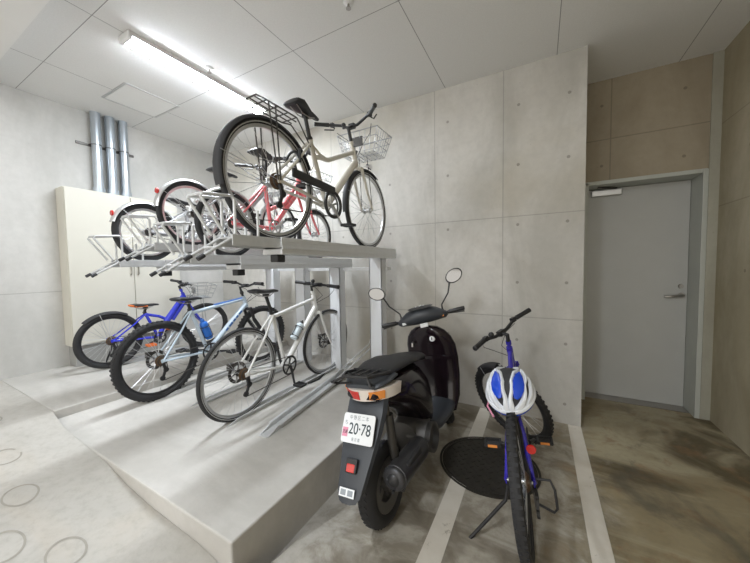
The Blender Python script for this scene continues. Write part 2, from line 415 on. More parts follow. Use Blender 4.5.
# ------------------------------------------------------------------ bicycles
def arc(cy, cz, R, a0, a1, n, x=0):
    return [(x, cy+R*math.cos(math.radians(a0+(a1-a0)*i/n)), cz+R*math.sin(math.radians(a0+(a1-a0)*i/n))) for i in range(n+1)]
def fender(cy, cz, R, a0, a1, w, x=0):
    m = MB(); secs = []
    prof = [(-w, -.012), (-w*.8, .002), (-w*.35, .007), (w*.35, .007), (w*.8, .002), (w, -.012), (w*.85, -.012), (w*.7, -.001), (w*.3, .004), (-w*.3, .004), (-w*.7, -.001), (-w*.85, -.012)]
    N = 28
    for i in range(N+1):
        a = math.radians(a0+(a1-a0)*i/N)
        secs.append([(px, cy+(R+pr)*math.cos(a), cz+(R+pr)*math.sin(a)) for px, pr in prof])
    m.loft(secs); return m
def bicycle(p):
    P = dict(r=.34, wb=1.06, tw=.017, frame=M['white_frame'], fork=None, rim=M['alu'], bb=(.45,.27), sc=(.30,.72), ht=(.82,.83), hb=(.87,.70),
             seat=(.22,.94), stem=(.85,.92), bar='flat', bw=.58, tube=.017, dtube=.022, style='diamond', steer=0, saddle=M['black'], grip=M['black'], barmat=M['black'],
             spokes=28, tilt=0, pedal=35, lean_z=0, sad_w=1, mud=None, line=False, crank=M['alu'], disc=False)
    P.update(p)
    r, wb, tw = P['r'], P['wb'], P['tw']
    root = thing('bicycle', P['label'], 'bicycle', P['loc'], P['yaw'], P['lean'], P.get('group'))
    F = P['frame']; fk = P['fork'] or F
    y3 = lambda q, x=0: V((x, q[0], q[1]))
    bb, scl, ht, hb = P['bb'], P['sc'], P['ht'], P['hb']
    ax = V((0, hb[0]-ht[0], hb[1]-ht[1])).normalized()
    S = Matrix.Translation(y3(hb)) @ Matrix.Rotation(-P['steer'], 4, ax) @ Matrix.Translation(-y3(hb))
    # --- frame
    m = MB(); tr, dt = P['tube'], P['dtube']
    m.tube([y3(ht)-ax*.005, y3(hb)+ax*.005], tr*1.25, 12)
    m.tube([y3(scl)-(y3(bb)-y3(scl)).normalized()*.025, y3(bb)], tr*.95, 12)
    htop = y3(ht)+ax*.03; hbot = y3(hb)-ax*.03
    if P['style'] == 'diamond':
        m.tube([y3(scl)+(y3(bb)-y3(scl)).normalized()*.01, htop], tr, 12); m.tube([hbot, y3(bb)], dt, 12)
    elif P['style'] == 'swoop':      # curved low top tube of a city bike
        a, b = y3(scl), htop; lo = a.lerp(b, .3)-V((0,0,.085))
        m.tube([a.lerp(y3(bb), .22), a.lerp(y3(bb), .24).lerp(b, .12), a.lerp(b, .35)-V((0,0,.10)), a.lerp(b, .65)-V((0,0,.055)), b], tr, 12); m.tube([hbot, y3(bb)], dt*1.15, 12)
        m.tube([a.lerp(y3(bb), .02), a.lerp(b, .18)-V((0,0,.07)), a.lerp(b, .35)-V((0,0,.10))], tr*.6, 8)
    elif P['style'] == 'low':        # step-through
        m.tube([hbot, hbot.lerp(y3(bb), .4)-V((0,.03,.03)), hbot.lerp(y3(bb), .8)-V((0,.01,.02)), y3(bb)], dt*1.1, 12)
        m.tube([htop, htop.lerp(y3(bb), .45)+V((0,-.03,-.02)), y3(scl).lerp(y3(bb), .55)], tr, 12)
    elif P['style'] == 'kids':
        md = y3(P['mid'])
        m.tube([htop, md, y3(bb)], [dt*1.1, dt*1.4, dt], 12); m.tube([hbot, md+V((0,.05,-.01))], dt*.9, 10)
        m.tube([y3(scl), y3(scl).lerp(md, .6)+V((0,0,.015)), md], tr, 12)
    m.lathe([(.001,-.036), (.021,-.036), (.021,.036), (.001,.036)], y3(bb), 'x', 16)
    for s in (-1, 1):
        A = V((s*.062, 0, r)); m.tube([y3(bb)+V((s*.02,-.03,0)), V((s*.045, bb[0]*.45, (bb[1]*.45+r*.55))), A], tr*.62, 8)
        m.tube([y3(scl)+V((s*.014, 0, .01)), V((s*.042, scl[0]*.6, r+(scl[1]-r)*.6)), A], tr*.5, 8)
        m.bar(A-V((0,.015,0)), A+V((0,.025,.01)), .006, .03)
    fr = ob('frame', m, F, root)
    if P.get('decal'):
        m = MB()
        d0, d1 = hbot, y3(bb); dd = (d1-d0); nrm = V((0, -dd.z, dd.y)).normalized()
        t0 = .16
        for k, L in enumerate((.075, .05, .05, .085, .06)):
            a = d0+dd*t0; b = d0+dd*(t0+L); t0 += L+.028
            for s in (-1, 1): m.bar(a+V((s*(dt+.0005), 0, 0)), b+V((s*(dt+.0005), 0, 0)), .002, .02)
        m.tube([htop+V((0,-.02,0))+V((0,0,tr*.55)), htop.lerp(y3(scl), .6)+V((0,0,tr*.55))], tr*.72, 8)
        ob('decal', m, P['decal'], fr)
    # --- fork (steered)
    m = MB(); axl = V((0, wb, r)); cr = y3(hb)+ax*.03
    m.tube([y3(ht)-ax*.03, y3(hb)+ax*.02], tr*.75, 10)
    m.bar(cr-V((.052,0,0)), cr+V((.052,0,0)), .03, .03, side=(0,1,0))
    for s in (-1, 1):
        if P.get('susp'):
            m.tube([cr+V((s*.058,0,.02)), cr+V((s*.058,0,0))+ax*.13], .0165, 12); m.tube([cr+V((s*.058,0,0))+ax*.12, axl+V((s*.058,-.012,.01))], .021, 12)
        else:
            knee = cr.lerp(axl, .62)+V((s*.052,-.014,0))
            m.tube([cr+V((s*.048,0,0)), knee, axl+V((s*.054,0,0))], [.014, .012, .009], 10)
    m.tube([y3(ht)-ax*.03, y3(ht)-ax*.055], tr*1.1, 12)
    ob('fork', m, fk, root, M=S)
    # --- wheels
    for nm, cy, X in (('rear', 0, None), ('front', wb, S)):
        c = (0, cy, r); Rr = r-2*tw+.004
        m = MB(); m.lathe([(Rr+.004, -.011), (Rr+.004, .011), (Rr-.006, .011), (Rr-.017, .006), (Rr-.017, -.006), (Rr-.006, -.011)], c, 'x', 64)
        w = ob('wheel', m, P['rim'], root, M=X)
        m = MB(); m.lathe([(r-tw+tw*math.cos(a), tw*1.02*math.sin(a)) for a in [2*PI*k/12 for k in range(12)]], c, 'x', 64)
        if P.get('knob'):
            for k in range(72):
                a = 2*PI*k/56
                for s in (-1, 1): m.box((s*tw*.45, cy+(r-.003)*math.cos(a+s*.03), r+(r-.003)*math.sin(a+s*.03)), (tw*.7, .014, .006), Matrix.Rotation(a+PI/2, 3, 'X'))
        t = ob('tire', m, M['tire'], w, M=X)
        if P['line']:
            m = MB()
            for s in (-1, 1): m.lathe([(r-tw*1.35, s*tw*.93), (r-tw*1.35, s*tw*1.03), (r-tw*1.05, s*tw*1.07), (r-tw*1.05, s*tw*.97)], c, 'x', 64)
            ob('reflective_stripe', m, M['tire_line'], t, M=X)
        m = MB(); n = P['spokes']
        for k in range(n):
            s = 1 if k % 2 else -1; a = 2*PI*k/n; b = a + (.55 if (k//2) % 2 else -.55)
            m.tube([(s*.026, cy+.024*math.cos(b), r+.024*math.sin(b)), (0, cy+(Rr-.012)*math.cos(a), r+(Rr-.012)*math.sin(a))], .0014, 4)
        ob('spokes', m, P.get('spokemat', M['spoke']), w, M=X)
        m = MB(); m.lathe([(.001,-.056), (.008,-.056), (.008,-.032), (.027,-.030), (.027,-.024), (.013,-.02), (.013,.02), (.027,.024), (.027,.030), (.008,.032), (.008,.056), (.001,.056)], c, 'x', 20)
        ob('hub', m, P.get('hubmat', M['alu']), w, M=X)
        if P['disc']:
            m = MB(); m.lathe([(.055,-.041), (.08,-.041), (.08,-.039), (.055,-.039)], c, 'x', 32)
            for k in range(6):
                a = k*PI/3; m.bar((-.04, cy+.012*math.cos(a), r+.012*math.sin(a)), (-.04, cy+.062*math.cos(a+.4), r+.062*math.sin(a+.4)), .002, .012)
            m.box((-.047, cy-.055, r+.055), (.03, .04, .05)); ob('brake_disc', m, M['darkmetal'], w, M=X)
    # --- drivetrain (right side)
    cx = .047
    m = MB(); cr_ = .062 if r < .3 else .082
    m.lathe([(cr_-.014, cx-.002), (cr_, cx-.002), (cr_, cx+.002), (cr_-.014, cx+.002)], y3(bb), 'x', 40)
    for k in range(5):
        a = k*2*PI/5+.3; m.bar(y3(bb)+V((cx, .01*math.cos(a), .01*math.sin(a))), y3(bb)+V((cx, (cr_-.008)*math.cos(a), (cr_-.008)*math.sin(a))), .004, .013)
    pa = math.radians(P['pedal']); cl = .165 if r > .3 else .13
    ck = ob('crankset', m, P['crank'], root)
    for s in (-1, 1):
        d = V((0, math.cos(pa), math.sin(pa)))*cl*s
        m = MB(); e = y3(bb)+d+V((s*.075, 0, 0)); m.tube([y3(bb)+V((s*.05,0,0)), y3(bb)+V((s*.06,0,0))+d*.2, e], [.013, .012, .009], 8); arm = ob('crank_arm', m, P['crank'], ck)
        m = MB(); m.tube([e, e+V((s*.10,0,0))], .006, 8); m.box(e+V((s*.06, .032, 0)), (.085,.012,.02)); m.box(e+V((s*.06, -.032, 0)), (.085,.012,.02)); m.box(e+V((s*.102,0,0)), (.01,.07,.018)); m.box(e+V((s*.022,0,0)), (.01,.07,.018))
        pd = ob('pedal', m, P.get('pedalmat', M['black']), arm)
        if P.get('pedalref'):
            m = MB(); m.box(e+V((s*.06, -.040, 0)), (.05,.006,.014)); ob('pedal_reflector', m, M['amber'], pd)
    rc = .035
    m = MB()
    if P.get('gears', True):
        for k in range(6): m.lathe([(.012, .028+k*.004), (.046-k*.004, .028+k*.004), (.046-k*.004, .030+k*.004), (.012, .030+k*.004)], (0,0,r), 'x', 24)
        ob('cassette', m, M['rust'], root)
        m = MB(); m.bar((.062, .0, r-.02), (.066, .015, r-.075), .014, .022); m.bar((.066, .015, r-.065), (.062, -.01, r-.145), .012, .018)
        for q in ((.064,.018,r-.075), (.062,-.01,r-.14)): m.lathe([(.001,-.006), (.02,-.006), (.02,.006), (.001,.006)], q, 'x', 16)
        ob('rear_derailleur', m, M['black'], root)
        loop = arc(bb[0], bb[1], cr_, 92, -88, 12, cx) + [(.058, .02, r-.155), (.058, -.018, r-.155), (.056, -.028, r-.13), (.054,.0,r-.10), (.05,.035,r-.07)] + arc(0, r, rc, -10, -250+0, 10, cx)[::1][:0] + arc(0, r, rc, 0, 92, 5, cx)
        loop = arc(bb[0], bb[1], cr_, 92, -88, 12, cx) + [(.058, .01, r-.16), (.058, -.025, r-.15), (.056, .0, r-.12), (.052, .032, r-.09), (.05, .038, r-.075)] + arc(0, r, rc, -20, -268, 10, cx)
    else:
        m.lathe([(.012, cx-.002), (rc, cx-.002), (rc, cx+.002), (.012, cx+.002)], (0,0,r), 'x', 24); ob('sprocket', m, M['darkmetal'], root)
        loop = arc(bb[0], bb[1], cr_, 92, -92, 14, cx) + arc(0, r, rc, -92, -268, 8, cx)
    m = MB(); m.tube(loop, .0038, 6, closed=True); ob('chain', m, M['darkmetal'], root)
    # --- seat
    sy, sz = P['seat']; up = (y3(scl)-y3(bb)).normalized()
    top = V((0, sy+.01, sz-.045)); m = MB(); m.tube([y3(scl)+up*.0, y3(scl)+up*.03, top], .0135, 12); m.box(top+V((0,0,.005)), (.03,.04,.02))
    m.tube([y3(scl)+up*.018, y3(scl)+up*.034], tr*1.2, 12)
    sp = ob('seat_post', m, P.get('postmat', M['black']), root)
    m = MB(); secs = []; W_ = P['sad_w']
    for t_, w_, h_, dz in ((-.125,.045,.014,.008), (-.12,.062,.028,.010), (-.08,.073,.036,.010), (-.03,.058,.034,.004), (.03,.034,.03,.001), (.09,.022,.026,.002), (.13,.016,.018,-.002), (.138,.008,.008,-.004)):
        w_ *= W_; secs.append([(w_*math.cos(a)*(1 if math.sin(a) > 0 else .9), sy+t_, sz+dz-.012+h_*.55*(math.sin(a) if math.sin(a) > 0 else .9*math.sin(a))) for a in [2*PI*k/16 for k in range(16)]])
    m.loft(secs)
    sad = ob('saddle', m, P['saddle'], root, smooth=60)
    m = MB()
    for s in (-1, 1): m.tube([(s*.028, sy-.1, sz-.015), (s*.022, sy-.04, sz-.045), (s*.02, sy+.03, sz-.045), (s*.008, sy+.10, sz-.015)], .0035, 6)
    ob('saddle_rails', m, M['steel'], sad)
    if P.get('sadaccent'):
        m = MB(); m.tube([(-.06, sy-.115, sz-.002), (0, sy-.13, sz+.002), (.06, sy-.115, sz-.002)], .011, 8); m.tube([(.055, sy-.10, sz-.01), (.03, sy+.02, sz-.016)], .009, 8); m.tube([(-.055, sy-.10, sz-.01), (-.03, sy+.02, sz-.016)], .009, 8); ob('saddle_trim', m, P['sadaccent'], sad)
    # --- bars (steered)
    by, bz = P['stem']; b0 = y3(ht)-ax*.05; bc = V((0, by, bz)); h = P['bw']/2
    m = MB(); m.tube([b0+ax*.02, b0-ax*max(.0, (bz-b0.z)*.8), bc], .014, 10); m.box(bc, (.05,.036,.036))
    if P['bar'] == 'flat': pts = [(-h,-.045,.006), (-.10,0,0), (0,0,0), (.10,0,0), (h,-.045,.006)]
    elif P['bar'] == 'riser': pts = [(-h,-.045,.034), (-.16,-.01,.03), (-.06,0,0), (0,0,0), (.06,0,0), (.16,-.01,.03), (h,-.045,.034)]
    else: pts = [(-h,-.13,.035), (-h*.72,-.05,.04), (-.11,.0,.03), (-.05,0,.0), (0,0,0), (.05,0,.0), (.11,0,.03), (h*.72,-.05,.04), (h,-.13,.035)]
    pts = [bc+V(q) for q in pts]; m.tube(pts, .0115, 10)
    hbr = ob('handlebar', m, P['barmat'], root, M=S)
    for s, (e, q) in ((-1, (pts[0], pts[1])), (1, (pts[-1], pts[-2]))):
        d = (q-e).normalized()
        m = MB(); m.tube([e-d*.004, e, e+d*.06, e+d*.12, e+d*.125], [.012, .017, .0155, .017, .012], 12); ob('grip', m, P['grip'], hbr, M=S)
        m = MB(); g = e+d*.15; m.tube([g+V((0,.0,-.014)), g+V((0,.03,-.014)), g+V((0,.055,-.02))-d*.02, g+V((0,.05,-.025))-d*.10], .0055, 8); m.box(g, (.03,.03,.03)); ob('brake_lever', m, M['black'], hbr, M=S)
    if P.get('bell', True):
        m = MB(); m.ball(bc+V((-.085,.0,.028)), .02, 12, 6); m.cyl(bc+V((-.085,0,0)), bc+V((-.085,0,.02)), .012, n=10); ob('bell', m, P.get('bellmat', M['black']), hbr, M=S)
    # cables
    m = MB()
    for s in (-1, 1):
        a = bc+V((s*.17,.02,-.01)); m.tube([a, bc+V((s*.12,.085,-.05)), bc+V((s*.04,.10,-.12)), S.inverted() @ (htop+V((s*.015,.03,-.04)))], .0025, 6)
    cb = ob('brake_cable', m, M['black'], hbr, M=S)
    # --- extras
    if P['mud']:
        for nm, cy, a0, a1, X in (('rear', 0, P['mud'][0], P['mud'][1], None), ('front', wb, P['mud'][2], P['mud'][3], S)):
            if a0 is None: continue
            mg = ob('mudguard', fender(cy, r, r+.008, a0, a1, tw+.010), P['mudmat'], root, M=X, smooth=60)
            m = MB(); aa = math.radians(a1-28)
            for s in (-1, 1): m.tube([(s*.06, cy, r), (s*(tw+.01), cy+(r+.006)*math.cos(aa), r+(r+.006)*math.sin(aa))], .0022, 5)
            ob('mudguard_stay', m, M['spoke'], mg, M=X)
    if P.get('rack'):
        z = P['rack']; m = MB(); y_0, y_1 = -.13, .20
        m.tube([(-.035, y_1, z), (-.062, y_1-.05, z), (-.065, y_0+.03, z), (-.04, y_0, z+.012), (.04, y_0, z+.012), (.065, y_0+.03, z), (.062, y_1-.05, z), (.035, y_1, z)], .0048, 8)
        for q in (-.02, .02): m.tube([(q, y_1-.01, z), (q, y_0, z+.012)], .004, 6)
        for yy in (-.08, .0, .08, .15): m.tube([(-.064, yy, z), (.064, yy, z)], .004, 6)
        for s in (-1, 1):
            m.tube([(s*.065, -.07, z), (s*.07, -.02, r)], .0045, 6); m.tube([(s*.065, -.02, z), (s*.07, .0, r)], .0045, 6)
            m.tube([(s*.035, y_1, z), (s*.016, scl[0]-.02, scl[1]-.04)], .0045, 6)
        ob('luggage_rack', m, P.get('rackmat', M['darkmetal']), root)
    if P.get('basket'):
        y0, y1, z0, z1, w0, w1 = P['basket']; m = MB()
        def ringp(t): # t 0 bottom,1 top
            w = w0+(w1-w0)*t; a = y0+.02*(1-t); b = y1-.05*(1-t); z = z0+(z1-z0)*t
            return [(-w, a, z), (w, a, z), (w, b, z), (-w, b, z)]
        lev = (0, .33, .66, 1) if not P.get('bars_only') else (0, .35, .7, 1)
        for t in lev: m.tube(ringp(t), .005 if t == 1 else .003, 6, closed=True)
        R0, R1 = ringp(0), ringp(1)
        for i in range(4):
            j = (i+1) % 4; k = P.get('bn', 7)
            for q in range(k):
                f = q/k; m.tube([V(R0[i]).lerp(V(R0[j]), f), V(R1[i]).lerp(V(R1[j]), f)], .0026, 5)
        for q in range(1, 7):
            f = q/7; m.tube([V(R0[0]).lerp(V(R0[1]), f), V(R0[3]).lerp(V(R0[2]), f)], .0026, 5); m.tube([V(R0[0]).lerp(V(R0[3]), f), V(R0[1]).lerp(V(R0[2]), f)], .0026, 5)
        bk = ob('basket', m, M['basket'], root, M=S)
        m = MB(); m.box((0, y0+.01, z0+(z1-z0)*.55), (.10,.012,.075)); m.tube([(0, y0, z0+.02), (0, hb[0], ht[1]-.03)], .009, 8)
        for s in (-1, 1): m.tube([(s*.04, y0+.10, z0), (s*.055, wb, r)], .0035, 6)
        ob('basket_bracket', m, M['darkmetal'] if not P.get('bars_only') else M['basket'], bk, M=S)
    if P.get('chainguard'):
        m = MB(); q0 = V((cx+.018, .10, r+.075)); q1 = V((cx+.018, bb[0]+.02, bb[1]+.10))
        m.bar(q0, q1, .014, .055); m.lathe([(cr_-.004, cx+.010), (cr_+.018, cx+.010), (cr_+.018, cx+.026), (cr_-.004, cx+.026)], y3(bb), 'x', 32)
        ob('chain_guard', m, M['black'], root, bevel=.004)
    if P.get('headlight'):
        q = V(P['headlight']); m = MB(); m.lathe([(.001,-.03), (.018,-.03), (.026,.02), (.024,.03), (.001,.03)], q, 'y', 16); m.tube([q+V((0,-.01,.01)), y3(hb)+ax*.03], .004, 6); ob('headlight', m, M['chrome'], root, M=S)
    if P.get('rearlock'):
        m = MB(); m.tube(arc(0, r, r*.0+.0, 0, 0, 1)[:0] + [(.05, scl[0]*.52, r+(scl[1]-r)*.52+.06*math.cos(a)) for a in (0,)] + [(.06*math.cos(a), scl[0]*.50+.0*a, r+(scl[1]-r)*.45+.075*math.sin(a)) for a in [PI*k/8 for k in range(9)]], .009, 8); ob('ring_lock', m, M['black'], root)
    if P.get('kick'):
        kx, ky = P['kick']; m = MB(); m.tube([(-.06, .03, r-.05), (-.08, .02, r-.12), (kx, ky, P.get('kz', .015))], .0085, 8); m.tube([(kx-.012, ky, P.get('kz', .015)), (kx+.02, ky+.02, P.get('kz', .015))], .011, 8); ob('kickstand', m, M['black'], root)
    if P.get('dguard'):
        m = MB(); m.tube([(.06,.02,r+.01), (.13,.02,r+.01), (.145,.0,r-.02), (.145,-.01,r-.10), (.13,-.01,r-.12), (.07,.0,r-.10)], .006, 8); ob('derailleur_guard', m, M['black'], root)
    if P.get('reflector'):
        q = V(P['reflector']); m = MB(); m.lathe([(.001,-.008), (.02,-.008), (.023,0), (.02,.004), (.001,.004)], q, 'y', 16); ob('reflector', m, M['red'], root)
    return root, S

Lz = .26
bikes = {}
bikes['UW'] = bicycle(dict(label='cream city bicycle with wire basket, highest and nearest on the upper rack', loc=(-1.384, 1.297, 1.531), yaw=-.013, lean=0, r=.344, wb=1.089,
    frame=M['cream_frame'], style='swoop', bb=(.50,.29), sc=(.345,.69), ht=(.865,.82), hb=(.915,.69), seat=(.29,.885), stem=(.865,1.0), bar='swept', bw=.58, dtube=.024, sad_w=1.15,
    mud=(25,195,62,190), mudmat=M['matte'], rack=.76, basket=(.93,1.20,.80,.985,.15,.20), chainguard=True, headlight=(.0,1.13,.745), rearlock=True, tw=.018, line=True, pedal=-60, postmat=M['black'], bellmat=M['black']))
bikes['LW'] = bicycle(dict(label='white flat-bar road bicycle standing nearest on the lower level', loc=(-1.935, 1.445, .262), yaw=.025, lean=.04, r=.338, wb=1.049,
    frame=M['white_frame'], bb=(.455,.27), sc=(.305,.72), ht=(.825,.835), hb=(.87,.70), seat=(.225,.935), stem=(.905,.94), steer=-.09, bar='flat', bw=.56, disc=True, tw=.017, line=True, crank=M['black'], pedal=-80, dtube=.024, rim=M['alu'], hubmat=M['darkmetal']))
bikes['LB'] = bicycle(dict(label='pale blue mountain bicycle with knobbly tires, second from the scooter on the lower level', loc=(-2.801, 1.324, .282), yaw=.018, lean=.009, r=.330, wb=1.083,
    frame=M['paleblue'], fork=M['black'], susp=True, bb=(.43,.30), sc=(.28,.70), ht=(.845,.79), hb=(.885,.675), seat=(.25,.83), stem=(.885,.905), steer=-.05, bar='riser', bw=.64, tw=.027, knob=True, rim=M['blackrim'], decal=M['blueaccent'], crank=M['black'], pedal=-10, disc=True, dtube=.026, bell=False, grip=M['whiteplastic'] if 0 else M['black'], sad_w=1.0))
bikes['BK'] = bicycle(dict(label='small royal blue children\'s bicycle with orange-trimmed saddle and wire basket beside the cream cabinet', loc=(-3.797, 1.366, .388), yaw=-.068, lean=.02, r=.279, wb=.94,
    frame=M['blue'], fork=M['blue'], style='kids', mid=(.52,.41), bb=(.42,.23), sc=(.31,.50), ht=(.69,.70), hb=(.735,.59), seat=(.30,.61), stem=(.69,.80), bar='riser', bw=.5, tw=.024, rim=M['blackrim'], dtube=.024, tube=.016,
    mud=(60,135,None,None), mudmat=M['matte'], basket=(.80,1.02,.64,.80,.12,.16), bars_only=True, bn=2, sadaccent=M['orange'], crank=M['black'], pedal=200, steer=-.15, pedalmat=M['orange'], bell=False, kick=(-.12,-.02)))
bikes['S'] = bicycle(dict(label='indigo children\'s bicycle on its kickstand, a blue and white helmet on its saddle', loc=(-.029, 1.571, .001), yaw=.06, lean=-.135, r=.325, wb=.961,
    frame=M['violet'], fork=M['violet'], bb=(.41,.30), sc=(.25,.58), ht=(.70,.80), hb=(.745,.68), seat=(.20,.665), stem=(.71,.915), bar='riser', bw=.58, tw=.024, rim=M['blackrim'], steer=.92, pedal=-22, crank=M['black'], dtube=.022, knob=True,
    mud=(None,None,62,100), mudmat=M['matte'], kick=(-.30,-.07), kz=.0, dguard=True, pedalref=True, bell=True, reflector=(.068,.03,.47), sad_w=1.0))
bikes['U3'] = bicycle(dict(label='pink step-through bicycle behind the cream bicycle on the upper rack', loc=(-2.05, 1.48, 1.455), yaw=-.03, lean=0, r=.250, wb=.96,
    frame=M['pink'], fork=M['pink'], style='low', bb=(.40,.26), sc=(.35,.60), ht=(.74,.76), hb=(.775,.64), seat=(.36,.87), stem=(.74,.93), bar='swept', bw=.5, tw=.02, sad_w=1.25, rim=M['alu'], basket=(.82,1.05,.66,.83,.13,.17), bn=5,
    mud=(30,150,50,170), mudmat=M['silver'], chainguard=False, gears=False, kick=(-.12,-.05), kz=.06))
bikes['U2'] = bicycle(dict(label='grey small-wheeled bicycle with a silver mudguard, between the pink and leftmost upper bicycles', loc=(-2.50, 1.475, 1.557), yaw=0, lean=0, r=.262, wb=.95,
    frame=M['greyframe'], fork=M['greyframe'], style='low', bb=(.40,.24), sc=(.34,.52), ht=(.74,.70), hb=(.775,.58), seat=(.30,.68), stem=(.74,.84), bar='swept', bw=.5, tw=.02, sad_w=1.2, mud=(15,175,50,170), mudmat=M['silver'], gears=False, basket=(.80,1.02,.60,.77,.13,.17), bn=5, kick=(-.11,-.05), kz=.06, reflector=(0,-.248,.402)))
bikes['U1'] = bicycle(dict(label='small grey bicycle with black mudguards, leftmost on the upper rack above the cabinet doors', loc=(-2.95, 1.352, 1.445), yaw=0, lean=0, r=.245, wb=.92,
    frame=M['greyframe'], fork=M['black'], style='low', bb=(.38,.23), sc=(.33,.46), ht=(.70,.60), hb=(.735,.50), seat=(.30,.56), stem=(.70,.68), bar='flat', bw=.46, tw=.024, mud=(30,165,50,160), mudmat=M['silver'], gears=False, kick=(-.11,-.05), kz=.06, chainguard=False, reflector=(0,-.234,.377)))

def world(b, p):
    o = b[0]; Mx = Matrix.Translation(o.location) @ o.rotation_euler.to_matrix().to_4x4(); return Mx @ V(p)
# bottles
def bottle(b, p0, p1, r, m1, m2, label):
    a, c = world(b, p0), world(b, p1); d = c-a; L = d.length; q = d.to_track_quat('Z', 'Y')
    t = thing('water_bottle', label, 'bottle', a); t.rotation_mode = 'QUATERNION'; t.rotation_quaternion = q
    ob('body', MB().lathe([(.001,0), (r*.9,0), (r,.008), (r,L*.45), (r*.88,L*.52), (r,L*.6), (r,L*.74), (r*.6,L*.82), (.001,L*.82)], axis='z', n=20), m1, t)
    ob('cap', MB().lathe([(.001,L*.82), (r*.55,L*.82), (r*.5,L*.92), (r*.25,L*.94), (r*.22,L), (.001,L)], axis='z', n=16), m2, t)
def cage(b, p0, p1, r):
    a, c = V(p0), V(p1); d = (c-a).normalized(); u = V((1,0,0)); w = d.cross(u)
    m = MB()
    for k in (.12, .6): m.tube([a+(c-a)*k+u*math.cos(t)*(r+.005)+w*math.sin(t)*(r+.005) for t in [2*PI*i/16 for i in range(16)]], .003, 6, closed=True)
    m.tube([a+(c-a)*.1-w*(r+.006), a+(c-a)*.62-w*(r+.006)], .004, 6); m.tube([a+(c-a)*.1+w*(r+.006), a+(c-a)*.62+w*(r+.006)], .003, 6)
    ob('bottle_cage', m, M['black'], b[0])
def along(P0, P1, off, t0, L):
    a = V((0,)+P0); c = V((0,)+P1); d = (a-c).normalized(); n_ = V((0, -d.z, d.y)); s = c+(a-c)*t0+n_*off; return s, s+d*L
a, c = along((.85,.73), (.455,.27), .062, .36, .19); cage(bikes['LW'], a, c, .034); bottle(bikes['LW'], a, c, .033, M['bottlewhite'], M['black'], 'pale blue water bottle held on the white bicycle')
a, c = along((.28,.70), (.43,.30), -.062, .25, .22); cage(bikes['LB'], a, c, .036); bottle(bikes['LB'], a, c, .035, M['bluebottle'], M['bluebottle'], 'bright blue water bottle held on the pale blue mountain bicycle')

# ------------------------------------------------------------------ two-tier bicycle rack
rack = thing('bicycle_rack', 'white galvanised two-tier rack carrying the parked bicycles', 'bicycle rack', (-2.2, 2.7, .26))
ro = V((-2.2, 2.7, .26))
def rk(name, m, mt, parent=None, **k):
    m.xf(Matrix.Translation(-ro)); return ob(name, m, mt, parent or rack, **k)
def upper(x, z, y0, ys, bz):
    # sliding tray with raised edges, fixed beam behind/below it, roller block, wheel holder and pull handle
    w = .062
    m = MB(); m.span((x-w, y0, z-.008), (x+w, ys+.25, z-.002)); m.span((x-w-.006, y0, z-.045), (x-w, ys+.25, z+.012)); m.span((x+w, y0, z-.045), (x+w+.006, ys+.25, z+.012))
    tr = rk('upper_tray', m, M['rackgrey'], smooth=0, bevel=.002)
    m = MB(); m.span((x-w-.018, ys, bz-.07), (x+w+.018, 2.86, bz+.0)); m.span((x-w-.018, ys, bz), (x-w-.008, 2.86, bz+.028)); m.span((x+w+.008, ys, bz), (x+w+.018, 2.86, bz+.028)); m.span((x-w-.024, ys, bz-.04), (x+w+.024, 2.86, bz-.025))
    bm = rk('support_beam', m, M['rackwhite'], smooth=0, bevel=.002)
    m = MB(); m.span((x-.03, ys+.01, bz-.115), (x+.03, ys+.075, bz-.07)); rk('roller_block', m, M['black'], bm, smooth=0, bevel=.006)
    for s in (-1, 1):
        X = x+s*.05
        m = MB(); m.tube([(X, y0-.15, z-.105), (X, y0-.14, z-.098), (X, y0+.02, z), (X, y0+.03, z+.02), (X, y0+.03, z+.185), (X, y0+.015, z+.20), (X, y0-.13, z+.185), (X, y0-.14, z+.17), (X, y0-.03, z+.01)], .0075, 8)
        h = rk('pull_handle', m, M['rackwhite'], tr)
        m = MB(); m.tube([(X, y0-.165, z-.114), (X, y0-.135, z-.096)], .0105, 8); rk('rubber_tip', m, M['matte'], h)
    m = MB(); m.tube([(x-.05, y0-.13, z+.185), (x+.05, y0-.13, z+.185)], .0075, 8); rk('cross_tube', m, M['rackwhite'], tr)
    m = MB(); m.tube([(x-.05, y0-.07, z-.055), (x+.05, y0-.07, z-.055)], .006, 8); rk('cross_tube', m, M['rackwhite'], tr)
    for q in (x-.05, x+.05):
        m = MB(); m.tube([(q, y0+.17, z), (q, y0+.17, z+.15)], .007, 8); rk('wheel_guide', m, M['rackwhite'], tr)
trays = [(-1.385, 1.529, .97, 1.28, 1.52), (-1.93, 1.452, 1.08, 1.42, 1.435), (-2.46, 1.552, 1.14, 1.45, 1.54), (-2.95, 1.442, 1.12, 1.45, 1.43)]
for t in trays: upper(*t)
m = MB(); m.span((-3.1, 2.70, 1.33), (-1.33, 2.79, 1.365)); rk('cross_beam', m, M['rackwhite'], smooth=0, bevel=.003)
for x, z in ((-1.43, 1.45), (-1.93, 1.365), (-2.42, 1.47), (-2.90, 1.36)):
    m = MB(); m.span((x-.07, 2.63, .268), (x+.07, 2.645, z)); m.span((x-.07, 2.63, .268), (x-.058, 2.73, z)); m.span((x+.058, 2.63, .268), (x+.07, 2.73, z)) ; m.span((x-.10, 2.58, .262), (x+.10, 2.78, .272))
    rk('post', m, M['postwhite'], smooth=0, bevel=.003)
